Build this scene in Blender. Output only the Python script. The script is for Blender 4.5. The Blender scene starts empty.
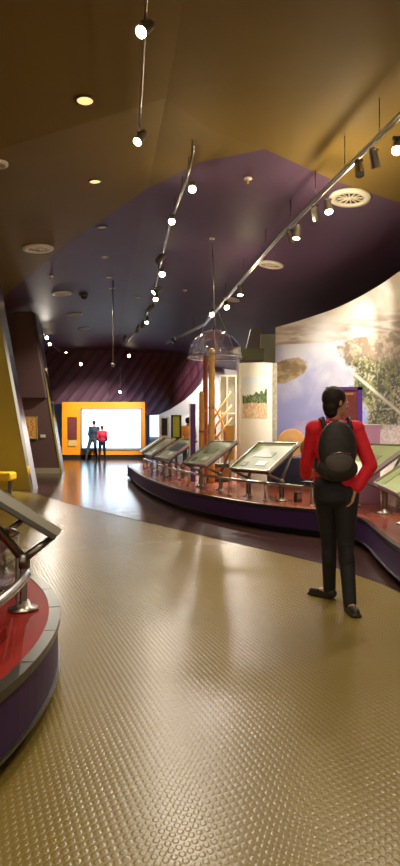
import bpy, bmesh, math, random
from mathutils import Vector, Matrix, noise
random.seed(7)
PI = math.pi
C = bpy.context.scene.collection
F, H, CX, CY = 650.0, 1.35, 200.0, 431.0

# ------------------------------------------------------------------ helpers
def at(px, py, z):
    Y = F * (H - z) / (py - CY)
    return Vector(((px - CX) * Y / F, Y, z))
def atY(px, py, Y):
    return Vector(((px - CX) * Y / F, Y, H - (py - CY) * Y / F))

def basis(d):
    d = d.normalized()
    u = d.cross(Vector((0, 0, 1)))
    if u.length < 1e-4: u = Vector((1, 0, 0))
    u.normalize()
    return u, u.cross(d).normalized()

class MB:
    def __init__(s): s.bm = bmesh.new()
    def box(s, c, size, rz=0.0, M=None, bev=0.0):
        m = (M or Matrix()) @ Matrix.Translation(Vector(c)) @ Matrix.Rotation(rz, 4, 'Z') @ Matrix.Diagonal((size[0], size[1], size[2], 1))
        t = bmesh.new(); bmesh.ops.create_cube(t, size=1.0, matrix=m)
        if bev > 0: bmesh.ops.bevel(t, geom=t.edges[:], offset=bev, segments=2, affect='EDGES', profile=0.5)
        s.add(t); return s
    def add(s, t):
        me = bpy.data.meshes.new('tmp'); t.to_mesh(me); t.free(); s.bm.from_mesh(me); bpy.data.meshes.remove(me)
    def cone(s, p0, p1, r0, r1=None, n=14, cap=True):
        p0, p1 = Vector(p0), Vector(p1); r1 = r0 if r1 is None else r1
        u, v = basis(p1 - p0); bm = s.bm
        A = [bm.verts.new(p0 + (u * math.cos(2*PI*i/n) + v * math.sin(2*PI*i/n)) * r0) for i in range(n)]
        B = [bm.verts.new(p1 + (u * math.cos(2*PI*i/n) + v * math.sin(2*PI*i/n)) * r1) for i in range(n)]
        for i in range(n):
            f = bm.faces.new((A[i], A[(i+1) % n], B[(i+1) % n], B[i])); f.smooth = True
        if cap:
            bm.faces.new(A[::-1]); bm.faces.new(B)
        return s
    def tube(s, pts, r, n=10):
        pts = [Vector(p) for p in pts]; rings = []; bm = s.bm
        for i, p in enumerate(pts):
            d = pts[min(i+1, len(pts)-1)] - pts[max(i-1, 0)]
            u, v = basis(d)
            rings.append([bm.verts.new(p + (u * math.cos(2*PI*k/n) + v * math.sin(2*PI*k/n)) * r) for k in range(n)])
        for a, b in zip(rings, rings[1:]):
            for k in range(n):
                f = bm.faces.new((a[k], a[(k+1) % n], b[(k+1) % n], b[k])); f.smooth = True
        bm.faces.new(rings[0][::-1]); bm.faces.new(rings[-1]); return s
    def caps(s, p0, p1, r0, r1=None, n=14):
        p0, p1 = Vector(p0), Vector(p1); r1 = r0 if r1 is None else r1
        d = (p1 - p0); d = d.normalized() if d.length > 1e-5 else Vector((0, 0, 1))
        u, v = basis(d); bm = s.bm; prof = []
        for i in range(1, 5):
            a = -PI/2 + i*PI/8; prof.append((p0 + d*r0*math.sin(a), r0*math.cos(a)))
        for i in range(0, 4):
            a = i*PI/8; prof.append((p1 + d*r1*math.sin(a), r1*math.cos(a)))
        rings = [[bm.verts.new(c + (u*math.cos(2*PI*k/n) + v*math.sin(2*PI*k/n))*r) for k in range(n)] for c, r in prof]
        for a, b in zip(rings, rings[1:]):
            for k in range(n):
                f = bm.faces.new((a[k], a[(k+1) % n], b[(k+1) % n], b[k])); f.smooth = True
        e0 = bm.verts.new(p0 - d*r0); e1 = bm.verts.new(p1 + d*r1)
        for k in range(n):
            bm.faces.new((e0, rings[0][(k+1) % n], rings[0][k])); bm.faces.new((e1, rings[-1][k], rings[-1][(k+1) % n]))
        return s
    def ell(s, c, r, R=None, n=20):
        m = Matrix.Translation(Vector(c)) @ (R or Matrix()) @ Matrix.Diagonal((r[0], r[1], r[2], 1))
        r_ = bmesh.ops.create_uvsphere(s.bm, u_segments=n, v_segments=n//2, radius=1.0, matrix=m)
        for vv in r_['verts']:
            for f in vv.link_faces: f.smooth = True
        return s
    def prism(s, poly, z0, z1, n=None):
        """plan polygon extruded vertically"""
        bm = s.bm
        A = [bm.verts.new((p[0], p[1], z0)) for p in poly]; B = [bm.verts.new((p[0], p[1], z1)) for p in poly]
        k = len(poly)
        for i in range(k): bm.faces.new((A[i], A[(i+1) % k], B[(i+1) % k], B[i]))
        bm.faces.new(A[::-1]); bm.faces.new(B); return s
    def slab(s, poly, d):
        """3D planar polygon thickened by vector d"""
        bm = s.bm; d = Vector(d)
        A = [bm.verts.new(Vector(p)) for p in poly]; B = [bm.verts.new(Vector(p) + d) for p in poly]
        k = len(poly)
        for i in range(k): bm.faces.new((A[i], A[(i+1) % k], B[(i+1) % k], B[i]))
        bm.faces.new(A[::-1]); bm.faces.new(B); return s
    def band(s, pin, pout, z0, z1):
        """solid strip between two plan polylines of equal length"""
        bm = s.bm; R = []
        for a, b in zip(pin, pout):
            R.append([bm.verts.new((a[0], a[1], z0)), bm.verts.new((b[0], b[1], z0)), bm.verts.new((b[0], b[1], z1)), bm.verts.new((a[0], a[1], z1))])
        for a, b in zip(R, R[1:]):
            for k in range(4): bm.faces.new((a[k], a[(k+1) % 4], b[(k+1) % 4], b[k]))
        bm.faces.new(R[0][::-1]); bm.faces.new(R[-1]); return s
    def lathe(s, prof, c, n=32, close=False):
        bm = s.bm; c = Vector(c)
        R = [[bm.verts.new(c + Vector((r*math.cos(2*PI*k/n), r*math.sin(2*PI*k/n), z))) for k in range(n)] for r, z in prof]
        Z = list(zip(R, R[1:])) + ([(R[-1], R[0])] if close else [])
        for a, b in Z:
            for k in range(n):
                f = bm.faces.new((a[k], a[(k+1) % n], b[(k+1) % n], b[k])); f.smooth = True
        return s
    def build(s, name, mat, parent=None, M=None, smooth=None):
        bmesh.ops.recalc_face_normals(s.bm, faces=s.bm.faces)
        if M is not None: s.bm.transform(M)
        me = bpy.data.meshes.new(name); s.bm.to_mesh(me); s.bm.free()
        if mat: me.materials.append(mat)
        o = bpy.data.objects.new(name, me); C.objects.link(o)
        if parent is not None:
            o.parent = parent
        return o

def tag(o, label=None, cat=None, group=None, kind=None):
    if label: o['label'] = label
    if cat: o['category'] = cat
    if group: o['group'] = group
    if kind: o['kind'] = kind
    return o
def empty(name, loc=(0, 0, 0), rz=0.0, label=None, cat=None, group=None):
    o = bpy.data.objects.new(name, None); C.objects.link(o)
    o.location = loc; o.rotation_euler = (0, 0, rz); o.empty_display_size = .1
    return tag(o, label, cat, group)
def kids(o): return [c for c in bpy.data.objects if c.parent == o]
def copy_tree(o, parent=None):
    c = o.copy(); C.objects.link(c)
    if parent is not None: c.parent = parent
    for ch in kids(o): copy_tree(ch, c)
    return c

# ------------------------------------------------------------------ materials
def mat(name, col, rough=.5, metal=0.0, spec=.5, trans=0.0, emit=None, es=0.0, alpha=1.0, ior=1.45, coat=0.0, nz=0.0, nscale=8.0, bump=0.0):
    m = bpy.data.materials.new(name); m.use_nodes = True
    nt = m.node_tree; b = nt.nodes['Principled BSDF']
    b.inputs['Base Color'].default_value = (*col, 1); b.inputs['Roughness'].default_value = rough
    b.inputs['Metallic'].default_value = metal; b.inputs['Specular IOR Level'].default_value = spec
    b.inputs['Transmission Weight'].default_value = trans; b.inputs['IOR'].default_value = ior
    b.inputs['Coat Weight'].default_value = coat; b.inputs['Alpha'].default_value = alpha
    if emit: b.inputs['Emission Color'].default_value = (*emit, 1); b.inputs['Emission Strength'].default_value = es
    if nz or bump:
        tc = nt.nodes.new('ShaderNodeTexCoord'); n = nt.nodes.new('ShaderNodeTexNoise')
        n.inputs['Scale'].default_value = nscale; n.inputs['Detail'].default_value = 5
        nt.links.new(tc.outputs['Object'], n.inputs['Vector'])
        if nz:
            mx = nt.nodes.new('ShaderNodeMix'); mx.data_type = 'RGBA'
            mx.inputs['A'].default_value = (*[c*(1-nz) for c in col], 1); mx.inputs['B'].default_value = (*[min(1, c*(1+nz)) for c in col], 1)
            nt.links.new(n.outputs['Fac'], mx.inputs['Factor']); nt.links.new(mx.outputs['Result'], b.inputs['Base Color'])
        if bump:
            bp = nt.nodes.new('ShaderNodeBump'); bp.inputs['Strength'].default_value = bump; bp.inputs['Distance'].default_value = .01
            nt.links.new(n.outputs['Fac'], bp.inputs['Height']); nt.links.new(bp.outputs['Normal'], b.inputs['Normal'])
    return m
def vmat(name, rough=.5, emit=0.0):
    m = bpy.data.materials.new(name); m.use_nodes = True; nt = m.node_tree; b = nt.nodes['Principled BSDF']
    a = nt.nodes.new('ShaderNodeAttribute'); a.attribute_name = 'art'
    nt.links.new(a.outputs['Color'], b.inputs['Base Color']); b.inputs['Roughness'].default_value = rough
    return m

M_olive = mat('olive_paint', (.185, .122, .026), .6, spec=.25, nz=.12, nscale=.7)
M_purp = mat('purple_paint', (.108, .058, .115), .55, spec=.3, nz=.12, nscale=.7)
M_darkpurp = mat('dark_purple', (.055, .025, .045), .5)
M_yellow = mat('mustard_wall', (.60, .45, .06), .55, nz=.06, nscale=2)
M_brownwall = mat('mauve_wall', (.13, .07, .068), .6)
M_brownhead = mat('mauve_bulkhead', (.10, .05, .05), .6)
M_orange = mat('orange_wall', (.85, .30, .008), .5)
M_screen = mat('lit_screen', (.8, .9, 1), .3, emit=(.42, .74, 1.0), es=1.7)
M_steel = mat('brushed_steel', (.50, .48, .45), .28, metal=1.0)
M_darksteel = mat('dark_steel', (.13, .13, .125), .32, metal=1.0)
M_leg = mat('satin_steel', (.24, .23, .21), .35, metal=1.0)
M_rim = mat('rim_metal', (.12, .115, .10), .32, metal=1.0)
M_chrome = mat('chrome_edge', (.75, .77, .8), .15, metal=1.0)
M_side = mat('purple_fascia', (.055, .022, .095), .45, spec=.15)
M_plinth = mat('black_plinth', (.012, .012, .014), .5)
M_white = mat('warm_white', (.78, .74, .66), .5)
M_cream = mat('cream_panel', (.86, .84, .70), .5)
M_greenwall = mat('sage_wall', (.33, .34, .24), .6)
M_lilac = mat('lilac_wall', (.62, .59, .60), .6)
M_lens = mat('lamp_glow', (1, .9, .7), .3, emit=(1.0, .82, .52), es=22.0)
M_lenssoft = mat('downlight_glow', (1, .8, .5), .3, emit=(1.0, .60, .22), es=.75)
M_can = mat('lamp_can', (.30, .28, .25), .3, metal=.9)
M_candark = mat('lamp_can_dark', (.10, .095, .085), .4, metal=.6)
M_diff = mat('diffuser_white', (.85, .80, .68), .5)
M_black = mat('black', (.015, .014, .014), .5)
M_slot = mat('dark_slot', (.03, .025, .02), .7)
M_wood = mat('orange_wood', (.62, .30, .05), .5, nz=.35, nscale=14)
M_redwood = mat('red_brown_wood', (.30, .08, .06), .5, nz=.4, nscale=12)
M_tan = mat('tan_hide', (.42, .22, .07), .6, nz=.35, nscale=9, bump=.3)
M_hide = mat('dark_basket', (.20, .09, .035), .7, nz=.4, nscale=16, bump=.5)
M_purpframe = mat('violet_frame', (.10, .03, .26), .35)
M_maroon = mat('maroon_print', (.16, .03, .03), .4, nz=.6, nscale=8)
M_pinkpanel = mat('pink_panel', (.42, .20, .34), .35)
M_bench = mat('yellow_vinyl', (.80, .48, .01), .4)
M_skin = mat('skin', (.48, .24, .15), .5)
M_hair = mat('dark_hair', (.018, .011, .009), .6, spec=.3, nz=.5, nscale=30, bump=.8)
M_red = mat('red_knit', (.72, .012, .03), .75, nz=.12, nscale=30, bump=.3)
M_trouser = mat('black_trousers', (.014, .012, .015), .75, nz=.3, nscale=20, bump=.2)
M_pack = mat('black_pack', (.022, .019, .018), .6, nz=.3, nscale=25, bump=.3)
M_packgrey = mat('grey_mesh', (.09, .075, .07), .7)
M_shoe = mat('dark_shoe', (.03, .022, .018), .5)
M_navy = mat('navy_cloth', (.012, .03, .06), .7)
M_jeans = mat('grey_blue_jeans', (.035, .055, .085), .7)
M_crimson = mat('crimson_shirt', (.42, .015, .05), .7)
M_orangeshirt = mat('orange_shirt', (.70, .27, .04), .7)
M_green = mat('sage_graphic', (.20, .23, .10), .38, nz=.25, nscale=5)
M_ltgreen = mat('lime_graphic', (.30, .38, .09), .4, nz=.15, nscale=5)
M_paper = mat('pale_print', (.62, .62, .52), .3)
M_photo = mat('dark_print', (.03, .02, .03), .3, nz=.7, nscale=25)
M_ygreen = mat('yellow_green', (.55, .60, .05), .5)
M_bluepanel = mat('blue_glass_window', (.3, .5, .7), .3, emit=(.55, .75, 1.0), es=1.3)

def glass_mat(name, tint=(.95, .98, 1), fac=.10, rough=.02):
    m = bpy.data.materials.new(name); m.use_nodes = True; nt = m.node_tree
    nt.nodes.remove(nt.nodes['Principled BSDF']); out = nt.nodes['Material Output']
    tr = nt.nodes.new('ShaderNodeBsdfTransparent'); tr.inputs[0].default_value = (*tint, 1)
    gl = nt.nodes.new('ShaderNodeBsdfGlossy'); gl.inputs['Roughness'].default_value = rough
    fr = nt.nodes.new('ShaderNodeLayerWeight'); fr.inputs['Blend'].default_value = .25
    mr = nt.nodes.new('ShaderNodeMapRange'); mr.inputs['To Min'].default_value = fac; mr.inputs['To Max'].default_value = .65
    mx = nt.nodes.new('ShaderNodeMixShader')
    nt.links.new(fr.outputs['Facing'], mr.inputs['Value']); nt.links.new(mr.outputs['Result'], mx.inputs[0])
    nt.links.new(tr.outputs[0], mx.inputs[1]); nt.links.new(gl.outputs[0], mx.inputs[2]); nt.links.new(mx.outputs[0], out.inputs[0])
    return m
M_glass = glass_mat('clear_glass')
M_acryl = glass_mat('clear_acrylic', (.93, .93, .97), .05, .03)

def platform_mat(name, c1, c2, rough):
    m = mat(name, c1, rough, spec=.08); nt = m.node_tree; b = nt.nodes['Principled BSDF']
    tc = nt.nodes.new('ShaderNodeTexCoord'); w = nt.nodes.new('ShaderNodeTexNoise'); w.inputs['Scale'].default_value = 1.6; w.inputs['Detail'].default_value = 6
    mp = nt.nodes.new('ShaderNodeMapping'); mp.inputs['Scale'].default_value = (6, 1, 1); mp.inputs['Rotation'].default_value = (0, 0, .6)
    mx = nt.nodes.new('ShaderNodeMix'); mx.data_type = 'RGBA'; mx.inputs['A'].default_value = (*c1, 1); mx.inputs['B'].default_value = (*c2, 1)
    nt.links.new(tc.outputs['Object'], mp.inputs[0]); nt.links.new(mp.outputs[0], w.inputs['Vector'])
    nt.links.new(w.outputs['Fac'], mx.inputs['Factor']); nt.links.new(mx.outputs['Result'], b.inputs['Base Color'])
    return m
M_redtop = platform_mat('red_timber', (.20, .010, .006), (.30, .018, .010), .42)
M_redtop2 = platform_mat('red_brown_timber', (.20, .045, .025), (.34, .10, .055), .24)

def stud_floor():
    m = mat('studded_beige_rubber', (.30, .235, .105), .27, spec=.30); nt = m.node_tree; b = nt.nodes['Principled BSDF']; L = nt.links
    tc = nt.nodes.new('ShaderNodeTexCoord')
    def lattice(off):
        mp = nt.nodes.new('ShaderNodeMapping'); mp.inputs['Rotation'].default_value = (0, 0, .35); mp.inputs['Scale'].default_value = (1/.040, 1/.052, 0); mp.inputs['Location'].default_value = (off, off, 0)
        L.new(tc.outputs['Object'], mp.inputs[0])
        fr = nt.nodes.new('ShaderNodeVectorMath'); fr.operation = 'FRACTION'; L.new(mp.outputs[0], fr.inputs[0])
        sb = nt.nodes.new('ShaderNodeVectorMath'); sb.operation = 'SUBTRACT'; sb.inputs[1].default_value = (.5, .5, 0); L.new(fr.outputs[0], sb.inputs[0])
        ln = nt.nodes.new('ShaderNodeVectorMath'); ln.operation = 'LENGTH'; L.new(sb.outputs[0], ln.inputs[0])
        return ln.outputs['Value']
    mn = nt.nodes.new('ShaderNodeMath'); mn.operation = 'MINIMUM'; L.new(lattice(0), mn.inputs[0]); L.new(lattice(.5), mn.inputs[1])
    mr = nt.nodes.new('ShaderNodeMapRange'); mr.interpolation_type = 'SMOOTHSTEP'
    mr.inputs['From Min'].default_value = .34; mr.inputs['From Max'].default_value = .16; L.new(mn.outputs[0], mr.inputs['Value'])
    bp = nt.nodes.new('ShaderNodeBump'); bp.inputs['Strength'].default_value = .30; bp.inputs['Distance'].default_value = .003
    L.new(mr.outputs['Result'], bp.inputs['Height']); L.new(bp.outputs['Normal'], b.inputs['Normal'])
    n = nt.nodes.new('ShaderNodeTexNoise'); n.inputs['Scale'].default_value = .9; n.inputs['Detail'].default_value = 6; L.new(tc.outputs['Object'], n.inputs['Vector'])
    mx = nt.nodes.new('ShaderNodeMix'); mx.data_type = 'RGBA'; mx.inputs['A'].default_value = (.165, .116, .026, 1); mx.inputs['B'].default_value = (.212, .152, .036, 1)
    L.new(n.outputs['Fac'], mx.inputs['Factor']); L.new(mx.outputs['Result'], b.inputs['Base Color'])
    return m
M_floor = stud_floor()
def dark_floor():
    m = mat('dark_polished_boards', (.06, .03, .025), .17, spec=.5); nt = m.node_tree; b = nt.nodes['Principled BSDF']; L = nt.links
    tc = nt.nodes.new('ShaderNodeTexCoord'); br = nt.nodes.new('ShaderNodeTexBrick')
    br.inputs['Scale'].default_value = 1.0; br.inputs['Brick Width'].default_value = 1.8; br.inputs['Row Height'].default_value = .14; br.inputs['Mortar Size'].default_value = .004
    br.inputs['Color1'].default_value = (.045, .022, .020, 1); br.inputs['Color2'].default_value = (.062, .028, .022, 1); br.inputs['Mortar'].default_value = (.02, .01, .01, 1)
    mp = nt.nodes.new('ShaderNodeMapping'); mp.inputs['Rotation'].default_value = (0, 0, .3)
    L.new(tc.outputs['Object'], mp.inputs[0]); L.new(mp.outputs[0], br.inputs['Vector']); L.new(br.outputs['Color'], b.inputs['Base Color'])
    n = nt.nodes.new('ShaderNodeTexNoise'); n.inputs['Scale'].default_value = 3; L.new(tc.outputs['Object'], n.inputs['Vector'])
    bp = nt.nodes.new('ShaderNodeBump'); bp.inputs['Strength'].default_value = .12; bp.inputs['Distance'].default_value = .02
    L.new(n.outputs['Fac'], bp.inputs['Height']); L.new(bp.outputs['Normal'], b.inputs['Normal'])
    return m
M_dark = dark_floor()
def ribbed():
    m = mat('ribbed_maroon', (.10, .028, .045), .45); nt = m.node_tree; b = nt.nodes['Principled BSDF']; L = nt.links
    tc = nt.nodes.new('ShaderNodeTexCoord'); w = nt.nodes.new('ShaderNodeTexWave'); w.inputs['Scale'].default_value = .75; w.bands_direction = 'X'
    mp = nt.nodes.new('ShaderNodeMapping'); mp.inputs['Rotation'].default_value = (0, math.radians(-38), 0)
    L.new(tc.outputs['Object'], mp.inputs[0]); L.new(mp.outputs[0], w.inputs['Vector'])
    cr = nt.nodes.new('ShaderNodeValToRGB'); cr.color_ramp.elements[0].position = .05; cr.color_ramp.elements[0].color = (.060, .017, .032, 1)
    cr.color_ramp.elements[1].position = .3; cr.color_ramp.elements[1].color = (.115, .034, .060, 1)
    L.new(w.outputs['Fac'], cr.inputs[0]); L.new(cr.outputs[0], b.inputs['Base Color'])
    bp = nt.nodes.new('ShaderNodeBump'); bp.inputs['Distance'].default_value = .02; L.new(w.outputs['Fac'], bp.inputs['Height']); L.new(bp.outputs['Normal'], b.inputs['Normal'])
    return m
M_rib = ribbed()

def art_grid(name, P, nu, nv, colf, m, parent=None, thick=None, back=None):
    """surface P(u,v) with painted artwork colf(u,v)"""
    verts = [P(i/nu, j/nv) for j in range(nv+1) for i in range(nu+1)]
    faces = [(j*(nu+1)+i, j*(nu+1)+i+1, (j+1)*(nu+1)+i+1, (j+1)*(nu+1)+i) for j in range(nv) for i in range(nu)]
    me = bpy.data.meshes.new(name); me.from_pydata(verts, [], faces); me.materials.append(m)
    ca = me.color_attributes.new('art', 'FLOAT_COLOR', 'POINT')
    for j in range(nv+1):
        for i in range(nu+1):
            c = colf(i/nu, j/nv); ca.data[j*(nu+1)+i].color = (c[0], c[1], c[2], 1)
    o = bpy.data.objects.new(name, me); C.objects.link(o)
    if parent is not None: o.parent = parent
    if thick:
        md = o.modifiers.new('thickness', 'SOLIDIFY'); md.thickness = thick; md.offset = 0
    return o
def lerp(a, b, t): return tuple(x + (y-x)*t for x, y in zip(a, b))
def sst(a, b, x):
    t = max(0, min(1, (x-a)/(b-a))); return t*t*(3-2*t)
def fbm(x, y, s=1.0, o=5): return noise.fractal(Vector((x*s, y*s, 3.7)), .9, 2.1, o)
M_art = vmat('printed_art', .45)

# ------------------------------------------------------------------ ceiling
def Xf(Y): return -.07 - .155*(Y-5.5)
G_pts = [(-9, 11.0), (-2.0, 8.6), (0, 7.6), (1.4, 9.0), (6, 13)]
def piece(pts, x):
    if x <= pts[0][0]: (a, b) = pts[0], pts[1]
    elif x >= pts[-1][0]: (a, b) = pts[-2], pts[-1]
    else:
        for a, b in zip(pts, pts[1:]):
            if a[0] <= x <= b[0]: break
    return a[1] + (b[1]-a[1])*(x-a[0])/(b[0]-a[0])
def cz(X, Y):
    u = X - Xf(Y)
    z = 5.25 + .012*(Y-8) - (.15*u if u > 0 else -.075*u)
    g = piece(G_pts, u)
    if Y < g: z += .075*(g-Y)*1.0
    return z
def ceil_hit(px, py, drop=0.0):
    d = Vector(((px-CX)/F, 1.0, (CY-py)/F)); t = 5.0
    lo, hi = .5, 45.0
    for _ in range(50):
        t = (lo+hi)/2; p = d*t + Vector((0, 0, H))
        if p.z < cz(p.x, p.y) - drop: lo = t
        else: hi = t
    return d*t + Vector((0, 0, H))
def cnorm(X, Y):
    e = .05; n = Vector((-(cz(X+e, Y)-cz(X-e, Y))/(2*e), -(cz(X, Y+e)-cz(X, Y-e))/(2*e), 1)); return (-n).normalized()
bpx = [(-30, 325), (0, 300), (65, 245), (155, 185), (200, 162), (265, 149), (335, 181), (400, 203), (440, 214)]
B_pts = []
for q in bpx:
    p = ceil_hit(*q); B_pts.append((p.x - Xf(p.y), p.y))
B_pts = [(B_pts[0][0]-4, B_pts[0][1]+7)] + B_pts + [(B_pts[-1][0]+6, B_pts[-1][1]+3)]
us = sorted(set([-16, -9, -6, -4, -2, 0, 1.4, 6, 12] + [round(b[0], 4) for b in B_pts if -15 < b[0] < 12]))
def ceil_strip(name, f0, f1, m, n=6):
    bm = bmesh.new(); g = []
    for u in us:
        col = []
        for j in range(n+1):
            a, b = f0(u), f1(u); b = max(b, a+.001); Y = a + (b-a)*j/n; X = u + Xf(Y)
            col.append(bm.verts.new((X, Y, cz(X, Y))))
        g.append(col)
    for a, b in zip(g, g[1:]):
        for j in range(n): bm.faces.new((a[j], b[j], b[j+1], a[j+1]))
    me = bpy.data.meshes.new(name); bm.to_mesh(me); bm.free(); me.materials.append(m)
    o = bpy.data.objects.new(name, me); C.objects.link(o); return o
bnd = lambda u: piece(B_pts, u); gg = lambda u: min(piece(G_pts, u), bnd(u)-.02)
tag(ceil_strip('ceiling', lambda u: -6, gg, M_olive), 'olive brown folded ceiling above the entrance end', kind='structure')
tag(ceil_strip('ceiling', gg, bnd, M_olive), 'lower olive brown ceiling facet next to the purple', kind='structure')
tag(ceil_strip('ceiling', bnd, lambda u: 44, M_purp, 12), 'purple painted ceiling over the gallery', kind='structure')

# ------------------------------------------------------------------ floor
tag(MB().box((0, 19, -.05), (40, 56, .1)).build('floor', M_floor), 'beige studded rubber floor', kind='structure')
fe = [(-16, 24), (-3.64, 14.15), (-2.53, 12.2), (-1.2, 10.2), (0, 8.44), (.75, 7.35), (1.29, 6.55), (1.6, 5.75), (1.78, 4.9), (1.95, 3.5), (2.2, 1.5), (12, 1.5), (12, 42), (-16, 42)]
tag(MB().prism(fe, 0, .004).build('floor', M_dark), 'dark polished boards beyond the beige floor', kind='structure')

# ------------------------------------------------------------------ outer walls
def struct(name, c, size, m, lab, rz=0.0):
    return tag(MB().box(c, size, rz).build(name, m), lab, kind='structure')
struct('wall_back', (-3, 41.1, 3.2), (26, .2, 6.6), mat('back_wall_paint', (.42, .42, .45), .6), 'pale grey rear wall of the hall')
struct('wall_left', (-11, 18, 3.2), (.2, 46, 6.6), M_darkpurp, 'dark purple left wall')
struct('wall_right', (7.2, 18, 3.2), (.2, 46, 6.6), M_darkpurp, 'dark purple right wall behind the mural')

# yellow leaning fin
def fin(name, pts, Y, m, dep, lab):
    return tag(MB().slab([atY(p[0], p[1], Y) for p in pts], (0, dep, 0)).build(name, m), lab, kind='structure')
yb = at(31, 490, 0); zt = 5.05
yt = Vector((yb.x - .71/3.85*zt*1.0, yb.y, zt))
fy = MB().slab([(yb.x, yb.y, 0), (yt.x, yb.y, zt), (-9, yb.y, zt), (-9, yb.y, 0)], (0, .35, 0)).build('wall_left', M_yellow)
tag(fy, 'mustard yellow wall with a leaning right edge', kind='structure')
t = MB().slab([(yb.x+.002, yb.y-.02, 0), (yb.x+.07, yb.y-.02, 0), (yt.x+.07, yb.y-.02, zt), (yt.x+.002, yb.y-.02, zt)], (0, .4, 0)).build('trim_1', M_chrome)
tag(t, 'polished metal edge strip of the yellow leaning wall', kind='structure')
# mauve fin
mb_ = at(60.5, 473.5, 0); zt2 = 5.1; sl = (mb_.x - atY(36, 332, mb_.y).x)/4.68
mt = Vector((mb_.x - sl*zt2, mb_.y, zt2))
tag(MB().slab([(mb_.x, mb_.y, 0), (mt.x, mb_.y, zt2), (-9.5, mb_.y, zt2), (-9.5, mb_.y, 0)], (0, .35, 0)).build('wall_left', M_brownwall), 'mauve brown wall with leaning edge holding a framed print', kind='structure')
tag(MB().slab([(mb_.x+.002, mb_.y-.02, 0), (mb_.x+.06, mb_.y-.02, 0), (mt.x+.06, mb_.y-.02, zt2), (mt.x+.002, mb_.y-.02, zt2)], (0, .4, 0)).build('trim_2', M_chrome), 'polished metal edge strip of the mauve leaning wall', kind='structure')
zb = 2.40
tag(MB().slab([(mb_.x - sl*zb - .02, mb_.y-.22, zb), (mt.x-.02, mb_.y-.22, zt2), (atY(16, 400, mb_.y).x, mb_.y-.22, zt2), (atY(16, 400, mb_.y).x, mb_.y-.22, zb)], (0, .21, 0)).build('trim_3', M_brownhead), 'darker boxed-out upper section of the mauve wall', kind='structure')
struct('baseboard_left', ((mb_.x-9.5)/2, mb_.y-.02, .09), (abs(mb_.x+9.5)-.04, .03, .17), mat('baseboard_paint', (.42, .36, .26), .5), 'pale baseboard under the mauve wall')

# ------------------------------------------------------------------ orange feature wall with the screen
YO = 31.3
o0, o1 = atY(62, 459, YO).x, atY(145, 459, YO).x
ow = empty('projection_wall', ((o0+o1)/2, YO+.3, 0), 0, 'free-standing orange wall around a glowing white screen', 'display wall')
w = o1-o0; zt_ = atY(0, 402, YO).z
s0, s1 = atY(81.5, 0, YO).x-(o0+o1)/2, atY(141.5, 0, YO).x-(o0+o1)/2; sz0, sz1 = atY(0, 449, YO).z, atY(0, 409, YO).z
m = MB(); 
for c, sz in (((( -w/2+s0)/2, 0, zt_/2+.1), (s0+w/2, .6, zt_-.2)), (((s1+w/2)/2, 0, zt_/2+.1), (w/2-s1, .6, zt_-.2)), (((s0+s1)/2, 0, (sz0+.2)/2), (s1-s0, .6, sz0-.2)), (((s0+s1)/2, 0, (sz1+zt_)/2), (s1-s0, .6, zt_-sz1))):
    m.box(c, sz)
m.build('wall_body', M_orange, ow)
MB().box((0, .02, .1), (w, .5, .2)).build('plinth', M_black, ow)
MB().box(((s0+s1)/2, -.2, (sz0+sz1)/2), (s1-s0, .05, sz1-sz0)).build('screen', M_screen, ow)
m = MB(); e = .07
for c, sz in (((s0, -.32, (sz0+sz1)/2), (e, .05, sz1-sz0+e)), ((s1, -.32, (sz0+sz1)/2), (e, .05, sz1-sz0+e)), (((s0+s1)/2, -.32, sz0), (s1-s0, .05, e*1.5)), (((s0+s1)/2, -.32, sz1), (s1-s0, .05, e))):
    m.box(c, sz)
m.build('screen_frame', mat('frame_grey', (.25, .25, .27), .4), ow)
x0, x1 = atY(68, 0, YO).x, atY(77, 0, YO).x
pb = MB().box(((x0+x1)/2, YO-.03, (atY(0, 417, YO).z+atY(0, 439, YO).z)/2), (x1-x0, .05, 22*YO/F)).build('text_panel', mat('maroon_panel', (.14, .03, .03), .5, nz=.3, nscale=6))
tag(pb, 'tall dark maroon text panel on the left of the orange wall', 'sign')
pb2 = MB().box(((x0+x1)/2, YO-.03, atY(0, 443, YO).z), (x1-x0-.05, .05, .30)).build('caption_panel', mat('tan_card', (.6, .42, .15), .5))
tag(pb2, 'small tan caption card under the maroon panel on the orange wall', 'sign')

# ribbed bulkhead over it
bp_ = []
for px, Y, yb_ in ((20, 32.0, 405), (45, 32.6, 404), (80, 33.4, 404), (110, 33.8, 408), (128, 33.8, 412), (145, 33.5, 415.5), (158, 33.0, 415), (171, 32.4, 409), (183, 31.8, 401), (192, 31.2, 393), (199, 30.6, 385), (204, 30.0, 374), (206, 29.6, 362)):
    bot = atY(px, yb_, Y); bp_.append((bot, Vector((bot.x-.2, bot.y-.6, cz(bot.x, bot.y)+.1))))
bm = bmesh.new(); R = []
for b_, t_ in bp_:
    back = Vector((b_.x+.1, b_.y+1.2, b_.z+.15))
    R.append([bm.verts.new(b_), bm.verts.new(t_), bm.verts.new(Vector((t_.x+.1, t_.y+1.6, t_.z))), bm.verts.new(back)])
for a, b in zip(R, R[1:]):
    for k in range(4): bm.faces.new((a[k], a[(k+1) % 4], b[(k+1) % 4], b[k]))
bm.faces.new(R[0]); bm.faces.new(R[-1][::-1])
mm = MB(); mm.bm.free(); mm.bm = bm
tag(mm.build('wall_bulkhead', M_rib), 'curved maroon ribbed bulkhead hanging over the orange wall', kind='structure')

# far details
struct('window_1', (atY(152, 0, 40.9).x, 40.9, 1.75), (1.15, .1, 1.5), M_bluepanel, 'bright pale blue window on the rear wall')
struct('trim_4', (atY(147, 0, 38).x, 38, 1.7), (.3, .3, 3.4), mat('blue_column', (.05, .06, .25), .4), 'narrow dark blue column right of the orange wall')

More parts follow.
